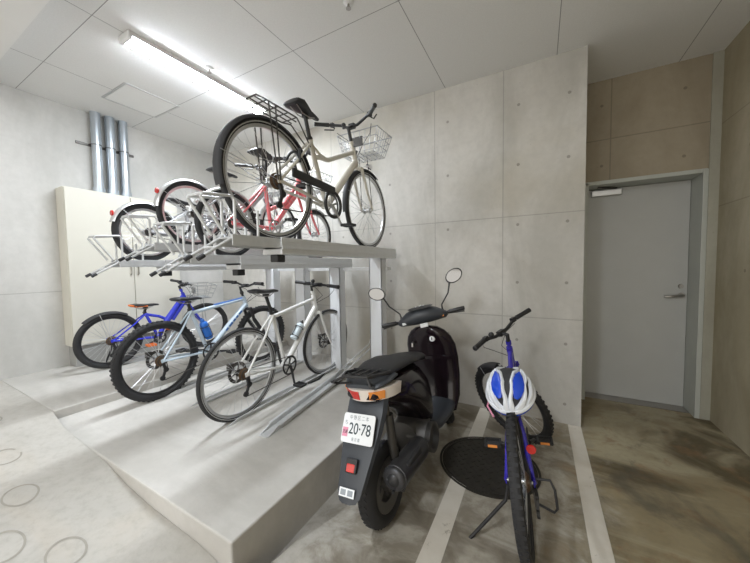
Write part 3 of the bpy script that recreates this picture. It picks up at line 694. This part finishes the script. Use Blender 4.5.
def rail(p0, p1, w=.05, hgt=.035, name='ground_rail'):
    a, b = V(p0), V(p1); d = (b-a); sd = V((d.y, -d.x, 0)).normalized(); m = MB()
    m.bar(a+V((0,0,.006)), b+V((0,0,.006)), w*.9, .004, side=sd)
    for s in (-1, 1):
        e = a+sd*s*w/2; f = b+sd*s*w/2; k = e+(f-e)*.09; t = .003
        vs = [];
        for q, hh in ((e, .004), (k, hgt), (f, hgt)):
            for tt in (-t, t): vs += [q+sd*tt, q+sd*tt+V((0,0,hh))]
        # per station: 0 bot-,1 top-,2 bot+,3 top+
        m.add(vs, [(0,4,5,1), (4,8,9,5), (2,3,7,6), (6,7,11,10), (1,5,7,3), (5,9,11,7), (0,1,3,2), (8,10,11,9), (0,2,6,4), (4,6,10,8)])
        m.bar(k+V((0,0,hgt))+sd*s*.008, f+V((0,0,hgt))+sd*s*.008, .018, .004, side=sd)
    return rk(name, m, M['rackgrey'], smooth=0)
G = .264
rail((-1.915, 1.27, G), (-1.96, 2.62, G+.0)); rail((-2.40, 1.30, G), (-2.42, 2.62, G)); rail((-2.79, 1.31, G+.02), (-2.83, 2.62, G+.02)); rail((-1.575, 1.33, G), (-1.735, 2.55, G+.02), w=.07)
rail((-3.84, 1.42, .388), (-3.76, 2.5, .388))
for x0, x1 in ((-1.735, -1.58), (-1.67, -1.52)):
    m = MB(); m.tube([(x0, 2.2, .30), (x0, 2.5, .36), (x1, 2.75, .55), (x1+.0, 2.78, .60)], .007, 8); rk('guide_rod', m, M['rackwhite'])
for x in (-1.72, -1.95, -2.83):
    m = MB(); m.tube([(x+.02, 2.42, .285), (x+.06, 2.28, .275), (x+.05, 2.17, .275), (x-.02, 2.13, .275), (x-.05, 2.17, .278)], .010, 8); rk('wheel_stop', m, M['black'])

# ------------------------------------------------------------------ manhole
mh = thing('manhole_cover', 'round dark cast-iron manhole cover crossing the white line behind the scooter', 'manhole cover', (-.30, 2.14, 0))
ob('frame_ring', MB().lathe([(.31,-.01), (.325,-.01), (.325,.004), (.31,.004)], axis='z', n=64), M['iron'], mh)
m = MB(); m.lathe([(.001,-.01), (.306,-.01), (.306,.003), (.001,.003)], axis='z', n=64)
for k in range(-9, 10):
    for j in range(-9, 10):
        x, y = k*.031, j*.031
        if x*x+y*y < .27**2 and (k+j) % 2 == 0: m.box((x, y, .0045), (.028,.010,.004), Matrix.Rotation(PI/4 if k % 2 else -PI/4, 3, 'Z'))
m.lathe([(.285,.003), (.296,.003), (.296,.007), (.285,.007)], axis='z', n=64)
ob('cover', m, M['iron'], mh)

# ------------------------------------------------------------------ scooter
st = thing('motor_scooter', 'black motor scooter with plate 20-78 parked between platform and indigo bicycle', 'motor scooter', (-.712, 1.40, .0), -.02, -.11)
def sec(y, w, z0, z1, n=20, e=2.6, x=0):
    out = []
    for k in range(n):
        a = 2*PI*k/n; ca, sa = math.cos(a), math.sin(a)
        out.append((x+w*math.copysign(abs(ca)**(2/e), ca), y, (z0+z1)/2+(z1-z0)/2*math.copysign(abs(sa)**(2/e), sa)))
    return out
def swheel(cy, S=None):
    R = .205; c = (0, cy, R)
    m = MB(); m.lathe([(.085,-.03), (.125,-.04), (.135,-.04), (.135,.04), (.125,.04), (.085,.03)], c, 'x', 32); 
    for k in range(5):
        a = k*2*PI/5; m.bar((0, cy, R), (0, cy+.11*math.cos(a), R+.11*math.sin(a)), .03, .035)
    m.lathe([(.001,-.06), (.035,-.06), (.035,.06), (.001,.06)], c, 'x', 16)
    w = ob('wheel', m, M['castalu'], st, M=S)
    m = MB(); m.lathe([(R-.043+.043*math.cos(a)*(1 if math.cos(a) > 0 else 1), .05*math.sin(a)) for a in [2*PI*k/16 for k in range(16)]], c, 'x', 56)
    for k in range(40):
        a = 2*PI*k/40
        for s in (-1, 1): m.box((s*.013, cy+(R-.0015)*math.cos(a), R+(R-.0035)*math.sin(a)), (.018,.012,.004), Matrix.Rotation(a+PI/2, 3, 'X') @ Matrix.Rotation(s*.5, 3, 'Z'))
    ob('tire', m, M['tire'], w, M=S)
sax = V((0, .30, -.78)).normalized()
SS = Matrix.Translation((0,.90,.80)) @ Matrix.Rotation(-.38, 4, sax) @ Matrix.Translation((0,-.90,-.80))
swheel(0); swheel(1.18, SS)
# tail body
m = MB(); m.loft([sec(-.12,.08,.70,.745), sec(-.09,.10,.675,.765), sec(.0,.125,.62,.775), sec(.12,.15,.56,.77), sec(.30,.145,.46,.76), sec(.46,.13,.30,.73), sec(.55,.12,.24,.66)])
body = ob('body', m, M['scooter'], st, smooth=70)
m = MB(); m.loft([sec(-.11,.095,.745,.772), sec(-.04,.135,.758,.79), sec(.05,.14,.765,.80)]); ob('tail_cowl', m, M['scootergrey'], body, smooth=70)
# seat
m = MB(); m.loft([sec(-.02,.08,.785,.80), sec(.02,.115,.775,.815), sec(.12,.13,.77,.835), sec(.25,.135,.765,.83), sec(.38,.125,.75,.80), sec(.50,.11,.735,.785), sec(.60,.085,.70,.765), sec(.64,.05,.70,.735)])
ob('seat', m, M['vinyl'], st, smooth=70)
# rear carrier
m = MB()
m.tube([(-.10,.05,.80), (-.11,-.07,.82), (-.075,-.15,.825), (.075,-.15,.825), (.11,-.07,.82), (.10,.05,.80)], .0085, 8)
for yy in (-.0,-.08): m.tube([(-.106,yy,.816), (.106,yy,.816)], .006, 6)
for q in (-.05,.0,.05): m.tube([(q,-.148,.823), (q,.04,.812)], .0055, 6)
m.tube([(-.075,-.15,.82), (-.13,-.175,.80), (-.12,-.13,.78), (-.06,-.10,.775)], .007, 6); m.tube([(.075,-.15,.82), (.09,-.16,.785), (.06,-.10,.775)], .007, 6)
ob('carrier', m, M['black'], st)
# tail light wraps round
m = MB(); 
def wrap(z0, z1, a0, a1, rx=.158, ry=.185, off=0, n=20, cyy=.05):
    q = []
    for z, e in ((z0, -.012), (z1, 0.0)):
        q.append([((rx+e+off)*math.cos(a), cyy-(ry+e+off)*math.sin(a), z) for a in [a0+(a1-a0)*i/n for i in range(n+1)]])
    return q
m.loft([r_ + [((x_*.7), (y_-.05)*.8+.05, z_) for x_, y_, z_ in r_[::-1]] for r_ in wrap(.692,.752,.02,PI-.02)])
tl = ob('tail_light', m, M['clear'], st, smooth=50)
m = MB(); m.loft([r_ + [((x_*.9), (y_-.05)*.95+.05, z_) for x_, y_, z_ in r_[::-1]] for r_ in wrap(.70,.744,PI*.50,PI*.70, off=.004)]); ob('brake_lens', m, M['red'], tl)
for a0, a1 in ((.72, 1.22), (PI-.62, PI-.15)):
    m = MB(); m.loft([r_ + [((x_*.9), (y_-.05)*.95+.05, z_) for x_, y_, z_ in r_[::-1]] for r_ in wrap(.70,.742,a0,a1, off=.007)]); ob('turn_signal', m, M['amber'], tl)
# rear mudguard / plate holder
m = MB(); S_ = []
for y, z, w in ((-.06,.70,.115), (-.10,.63,.117), (-.152,.55,.110), (-.213,.46,.094), (-.268,.38,.078), (-.302,.33,.068), (-.315,.31,.05)):
    S_.append([(-w, y+.035, z+.008), (-w*.9, y, z), (-w*.4, y-.012, z), (w*.4, y-.012, z), (w*.9, y, z), (w, y+.035, z+.008), (w*.8, y+.03, z+.008), (-w*.8, y+.03, z+.008)])
m.loft(S_); mudg = ob('rear_mudguard', m, M['scootergrey'], st, smooth=50)
# plate
Rp = Matrix.Rotation(math.radians(-29), 3, 'X')
def on_plate(px, pz, d=0): return V((0, -.245, .575)) + Rp @ V((px, -d, pz))
Pm = Matrix.Translation((.0, -.170, .575)) @ Rp.to_4x4() @ Matrix.Diagonal((.92,1,1.16,1))
m = MB()
def rrect(w, h, r, y, n=5):
    P_ = []
    for cx_, cz_, a0 in ((w-r, h-r, 0), (-w+r, h-r, PI/2), (-w+r, -h+r, PI), (w-r, -h+r, 3*PI/2)):
        for k in range(n+1): a = a0+PI/2*k/n; P_.append((cx_+r*math.cos(a), y, cz_+r*math.sin(a)))
    return P_
m.loft([rrect(.10,.058,.012,0), rrect(.10,.058,.012,-.003)]); plate = ob('licence_plate', m, M['plate'], st, M=Pm, smooth=30)
def text(s, size, mt, parent, Mx, name='lettering', bold=0, sx=1):
    cu = bpy.data.curves.new('t', 'FONT'); cu.body = s; cu.size = size; cu.align_x = 'CENTER'; cu.align_y = 'CENTER'; cu.extrude = .0004; cu.offset = bold
    to = bpy.data.objects.new('t', cu); COL.objects.link(to)
    bpy.context.view_layer.update(); dg = bpy.context.evaluated_depsgraph_get()
    me = bpy.data.meshes.new_from_object(to.evaluated_get(dg)); bpy.data.objects.remove(to)
    me.transform(Mx @ Matrix.Rotation(PI/2, 4, 'X') @ Matrix.Diagonal((sx,1,1,1))); me.materials.clear(); me.materials.append(mt)
    o = bpy.data.objects.new(name, me); COL.objects.link(o); o.parent = parent; return o
text('20·78', .062, M['plategreen'], plate, Pm @ Matrix.Translation((.012,-.0035,-.004)), 'plate_number', .0004, 1.0)
text('中 野 区 二 本', .020, M['plategrey'], plate, Pm @ Matrix.Translation((.0,-.0035,.040)), 'plate_lettering')
text('ち', .022, M['plategrey'], plate, Pm @ Matrix.Translation((-.078,-.0035,.018)), 'plate_lettering')
text('東 京 都', .015, M['plategrey'], plate, Pm @ Matrix.Translation((-.005,-.0035,-.044)), 'plate_lettering')
m = MB(); m.box((-.078,-.0036,-.018), (.034,.001,.036)); pk = ob('plate_sticker', m, M['platepink'], plate, M=Pm, smooth=0)
text('交通', .016, M['plategreen'], pk, Pm @ Matrix.Translation((-.078,-.0045,-.018)), 'sticker_lettering')
# reflector and sticker on the mudguard
m = MB(); m.box((0,-.252,.440), (.062,.02,.06), Rp); rf = ob('reflector_base', m, M['black'], mudg, smooth=0, bevel=.005)
m = MB(); m.box((0,-.262,.434), (.046,.012,.036), Rp); ob('reflector', m, M['red'], mudg, smooth=0, bevel=.004)
Ps = Matrix.Translation((0,-.312,.352)) @ Rp.to_4x4()
m = MB(); m.box((0,0,0), (.082,.002,.034)); sk = ob('white_sticker', m, M['plate'], mudg, M=Ps, smooth=0)
m = MB(); m.box((-.019,-.0012,0), (.028,.001,.022)); m.box((.019,-.0012,0), (.028,.001,.022)); ob('sticker_symbols', m, M['plategrey'], sk, M=Ps, smooth=0)
# tail lower lamp recess, drive unit, muffler
m = MB(); m.loft([sec(-.06,.03,.15,.26,x=-.09), sec(.0,.05,.13,.29,x=-.09), sec(.25,.055,.17,.31,x=-.09), sec(.48,.05,.20,.36,x=-.09)]); m.loft([sec(.28,.10,.17,.40), sec(.5,.11,.17,.42), sec(.56,.09,.2,.40)])
m.cyl((.03,.36,.30), (.15,.36,.30), .085, n=20); 
for k in range(6): m.lathe([(.07,.15+k*.006), (.088,.15+k*.006), (.088,.152+k*.006), (.07,.152+k*.006)], (0,.36,.30), 'x', 20)
ob('engine', m, M['castalu'], st, smooth=50)
m = MB(); a, b = V((.142,-.12,.325)), V((.135,.24,.30)); d = (b-a).normalized()
m.tube([a-d*.012, a-d*.008, a, a+d*.01, a+d*.012, b-d*.03, b, b+d*.03], [.035,.05,.056,.058,.062,.062,.055,.03], 28); m.tube([b, b+V((0,.10,-.05)), V((.08,.42,.20))], .014, 10)
mf = ob('muffler', m, M['muffler'], st, smooth=50)
m = MB(); m.tube([a-d*.010, a-d*.018, a-d*.024], [.034,.028,.012], 20); m.tube([a+V((.0,0,-.046)), a+V((.0,-.025,-.048))], .007, 10); ob('muffler_cap', m, M['black'], mf)
m = MB(); m.box(a+d*.16+V((.045,0,.03)), (.02,.18,.05)); ob('heat_shield', m, M['matte'], mf, bevel=.008)
m = MB(); m.tube([(.10,.0,.22), (.10,-.03,.45), (.10,-.04,.66)], .012, 10); m.tube([(.10+.026*math.cos(t), -.015-.03*t/40, .30+.26*t/44) for t in [k*1.0 for k in range(45)]][:0] or [(.10,-.01,.3), (.10,-.03,.6)], .024, 12); ob('shock_absorber', m, M['darkmetal'], st)
m = MB(); m.cyl((.11,.0,.205), (.13,.0,.205), .02, n=12); m.bar((.11,0,.205), (.10,.33,.28), .015, .03); ob('axle_bracket', m, M['darkmetal'], st)
# floorboard, leg shield
m = MB(); m.loft([sec(.50,.13,.22,.36), sec(.60,.155,.22,.30), sec(.80,.165,.22,.30), sec(.92,.165,.23,.34)]); ob('floorboard', m, M['scootergrey'], st, smooth=60)
m = MB(); Q = []
for z, y, w, d in ((.24,.90,.17,.05), (.34,.945,.195,.045), (.50,.975,.205,.05), (.64,.965,.21,.055), (.74,.945,.205,.06), (.81,.925,.18,.065), (.86,.91,.14,.06), (.89,.90,.09,.05), (.90,.90,.03,.02)):
    Q.append([(w*math.copysign(abs(math.cos(t))**.6, math.cos(t)), y+.02*math.sin(0)+d*math.copysign(abs(math.sin(t))**.8, math.sin(t))*(1-.35*abs(math.cos(t))**3), z) for t in [2*PI*k/32 for k in range(32)]])
m.loft(Q); sh = ob('leg_shield', m, M['scooter'], st, smooth=60)
m = MB(); m.loft([[(x_*w, y, z) for x_, z in ((-1,-1), (1,-1), (1,1), (-1,1))] for y, w in ((0,1),)][:0] or [rrect(.17,.012,.010,.898), rrect(.17,.012,.010,.96)], ); ob('glove_tray', m.xf(Matrix.Translation((0,.0,.64))), M['scooter'], sh, smooth=30)
m = MB(); m.lathe([(.001,.855), (.020,.855), (.023,.865), (.023,.92), (.001,.92)], (.05,0,.80), 'y', 24); ks = ob('ignition_switch', m, M['ivory'], sh)
m = MB(); m.box((.05,.854,.80), (.006,.004,.022)); ob('key_slot', m, M['black'], ks)
m = MB(); m.tube([(-.12,.90,.77), (-.12,.855,.76), (-.12,.85,.735)], .009, 8); ob('bag_hook', m, M['steel'], sh)
m = MB(); m.lathe([(.001,-.002), (.001+.02,-.002), (.02,.002), (.001,.002)], (.07,.50,.69), 'y', 12); m2 = MB(); m2.box((.0,.645,.70), (.05,.004,.014)); ob('seat_badge', m2, M['alu'], st, smooth=0)
# front fender + fork
m = fender(1.18,.205,.235,25,160,.065); ob('front_mudguard', m, M['scooter'], st, M=SS)
m = MB()
for s in (-1, 1): m.tube([(s*.075,1.18,.205), (s*.075,1.08,.48), (s*.04,1.03,.58)], .018, 12)
m.tube([(0,1.03,.58), (0,.93,.85)], .025, 12); ob('front_fork', m, M['darkmetal'], st, M=SS)
# handlebar
m = MB(); Q = []
for x, w, z0, z1 in ((-.20,.025,.945,.975), (-.18,.045,.93,.99), (-.12,.07,.925,1.03), (-.05,.085,.92,1.055), (.05,.085,.92,1.055), (.12,.07,.925,1.03), (.18,.045,.93,.99), (.20,.025,.945,.975)):
    Q.append([(x, .885+w*math.cos(t), (z0+z1)/2+(z1-z0)/2*math.sin(t)+.0) for t in [2*PI*k/18 for k in range(18)]])
m.loft(Q); hc = ob('handlebar_cover', m, M['scootergrey'], st, M=SS, smooth=60)
m = MB(); secs = [[(.10*math.cos(t)*k_, .845+.045*math.sin(t)*k_, 1.052+.012*(1-k_)-.25*(.0+.045*math.sin(t)*-1*k_)) for t in [2*PI*i/24 for i in range(24)]] for k_ in (1, .9, .5, .05)]
m.loft(secs); ob('instrument_panel', m, M['blackrim'], hc, M=SS)
m = MB(); 
for x, y, z in ((-.03,.82,1.066), (0,.815,1.066), (.03,.82,1.066), (.01,.845,1.068)): m.box((x,y,z), (.008,.006,.006))
ob('indicator_lamps', m, M['plate'], hc, M=SS)
m = MB(); m.box((-.0,.805,.915), (.06,.02,.03)); ob('white_tag', m, M['plate'], hc, M=SS, bevel=.003)
m = MB(); m.box((.155,.84,.955), (.022,.012,.014)); ob('start_button', m, M['amber'], hc, M=SS, bevel=.003)
m = MB(); m.box((-.15,.835,.952), (.03,.016,.02)); ob('horn_switch', m, M['plate'], hc, M=SS, bevel=.003)
for s in (-1, 1):
    m = MB(); m.tube([(s*.18,.875,.965), (s*.21,.87,.97), (s*.215,.865,.97), (s*.325,.835,.975), (s*.33,.834,.975)], [.011,.011,.016,.0165,.012], 14); ob('grip', m, M['black'], hc, M=SS)
    m = MB(); m.tube([(s*.19,.91,.955), (s*.22,.945,.95), (s*.33,.90,.945)], .006, 8); ob('brake_lever', m, M['darkmetal'], hc, M=SS)
def smirror(s):
    base = V((s*.165,.885,.985)); top = V((s*.27,.88,1.19)); 
    m = MB(); m.tube([base, base+V((s*.006,0,.05)), base.lerp(top,.62)+V((s*.01,0,0)), top], [.008,.0055,.0055,.007], 8); m.cyl(base-V((0,0,.015)), base+V((0,0,.015)), .012, n=10)
    c = top+V((s*.045,-.005,.045)); ux = V((.9,.0,s*.42)).normalized(); uz = V((-s*.42,.12,.9)).normalized(); nn = ux.cross(uz).normalized()
    def el(k, off): return [c+ux*math.cos(t)*.072*k+uz*math.sin(t)*.052*k+nn*off for t in [2*PI*i/28 for i in range(28)]]
    m.loft([el(.94,.0), el(1.0,.003), el(1.0,.008), el(.8,.020) , el(.3,.026)] if nn.y > 0 else [el(.94,.0), el(1.0,-.003), el(1.0,-.008), el(.8,-.020), el(.3,-.026)])
    o = ob('mirror', m, M['black'], hc, M=SS)
    m = MB(); sg = -1 if nn.y > 0 else 1; m.loft([el(.87,sg*.0008), el(.87,sg*.002)]); ob('mirror_glass', m, M['mirror'], o, M=SS)
smirror(-1); smirror(1)
m = MB(); m.tube([(-.12,.42,.22), (-.20,.40,.12), (-.225,.36,.045)], .011, 8); m.box((-.225,.36,.03), (.04,.05,.008)); ob('side_stand', m, M['black'], st)

# ------------------------------------------------------------------ helmet on the indigo bicycle's saddle
hp = world(bikes['S'], (.0,.17,.69))
hm = thing('bicycle_helmet', 'blue and white vented bicycle helmet resting on the saddle of the indigo bicycle', 'helmet', hp)
hm.rotation_euler = (math.radians(24), -.12, .02)
def hs(u, v, k=1.0):   # u angle round (0=+x,90=+y), v elevation
    return V((.112*k*math.cos(v)*math.cos(u), .140*k*math.cos(v)*math.sin(u), .125*k*math.sin(v)+.01))
m = MB(); secs = []
for i in range(10):
    v = PI/2*i/9.6-.05; secs.append([hs(2*PI*k/36, v, .93) for k in range(36)])
m.loft(secs); ob('liner', m, M['matte'], hm)
def strip(pts, w, th, mt, name, n=14):
    # pts: list of (u,v,width) along the shell
    m = MB(); secs = []
    for i, (u, v, w_) in enumerate(pts):
        p = hs(u, v, 1.0); q = hs(*(pts[min(i+1, len(pts)-1)][:2])); q0 = hs(*(pts[max(i-1, 0)][:2])); t = (q-q0).normalized(); nrm = V((p.x/.112**2, p.y/.14**2, (p.z-.01)/.125**2)).normalized(); sd = t.cross(nrm).normalized()
        secs.append([p+sd*w_*.5-nrm*.012, p+sd*w_*.45+nrm*.003, p+nrm*.008, p-sd*w_*.45+nrm*.003, p-sd*w_*.5-nrm*.012, p-nrm*.014])
    m.loft(secs); return ob(name, m, mt, hm, smooth=60)
def lin(a, b, n=9): return [tuple(a[k]+(b[k]-a[k])*i/(n-1) for k in range(3)) for i in range(n)]
D_ = math.radians
# white spine and ribs
for s in (-1, 1):
    c0 = D_(-90)
    strip(lin((c0+s*D_(7), D_(0), .034), (c0+s*D_(7), D_(30), .020), 5) + lin((c0+s*D_(10), D_(38), .018), (c0+s*D_(30), D_(68), .015), 5) + lin((c0+s*D_(110), D_(72), .015), (c0+s*D_(165), D_(20), .02), 9), 0, 0, M['helwhite'], 'white_rib')
    strip(lin((c0+s*D_(20), D_(1), .036), (c0+s*D_(56), D_(30), .018), 6) + lin((c0+s*D_(72), D_(42), .016), (c0+s*D_(135), D_(40), .016), 6), 0, 0, M['helwhite'], 'white_rib')
    strip(lin((c0+s*D_(48), D_(0), .034), (c0+s*D_(76), D_(14), .022), 5) + lin((c0+s*D_(90), D_(22), .02), (c0+s*D_(150), D_(8), .02), 6), 0, 0, M['helwhite'], 'white_rib')
    strip([(c0+s*D_(22), D_(30), .018), (c0+s*D_(30), D_(37), .045), (c0+s*D_(40), D_(46), .062), (c0+s*D_(58), D_(55), .062), (c0+s*D_(84), D_(60), .045), (c0+s*D_(112), D_(56), .012)], 0, 0, M['helblue'], 'blue_panel')
m = MB(); 
P_ = [hs(2*PI*k/40, D_(0), 1.0) for k in range(40)]; m.tube(P_, .013, 8, closed=True); ob('rim_band', m, M['helwhite'], hm)
m = MB(); P_ = [hs(2*PI*k/40, D_(-9), .98) for k in range(40)]; m.tube(P_, .010, 8, closed=True); ob('lower_rim', m, M['helblue'], hm)
m = MB(); m.tube([hs(D_(-160), D_(-5), .95), hs(D_(-160), D_(-5), .95)+V((-.02,-.01,-.05)), hs(D_(-130), D_(-5), .9)+V((-.02,-.02,-.06))], .005, 6); ob('chin_strap', m, M['platepink'], hm)

# ------------------------------------------------------------------ camera, light, world
def cam():
    f, yaw, pitch, roll = 301.98, .49923, -.04914, -.015045
    cy, sy = math.cos(yaw), math.sin(yaw); F_ = V((-sy*math.cos(pitch), cy*math.cos(pitch), math.sin(pitch))); rt = V((cy, sy, 0)); up = rt.cross(F_)
    c, s = math.cos(roll), math.sin(roll); r2 = rt*c+up*s; u2 = -rt*s+up*c
    R = Matrix((r2, u2, -F_)).transposed().to_4x4(); cd = bpy.data.cameras.new('camera'); cd.sensor_width = 36; cd.lens = f/750*36; cd.clip_start = .02
    o = bpy.data.objects.new('camera', cd); COL.objects.link(o); o.matrix_world = Matrix.Translation((0,0,1.37)) @ R; sc.camera = o
cam()
w = bpy.data.worlds.new('world'); sc.world = w; w.use_nodes = True
bg = w.node_tree.nodes['Background']; bg.inputs[0].default_value = (1,.955,.88,1); bg.inputs[1].default_value = .78
sc.view_settings.view_transform = 'Standard'; sc.view_settings.look = 'None'; sc.view_settings.gamma = 1; sc.view_settings.use_curve_mapping = False
sc.view_settings.exposure = 1.35
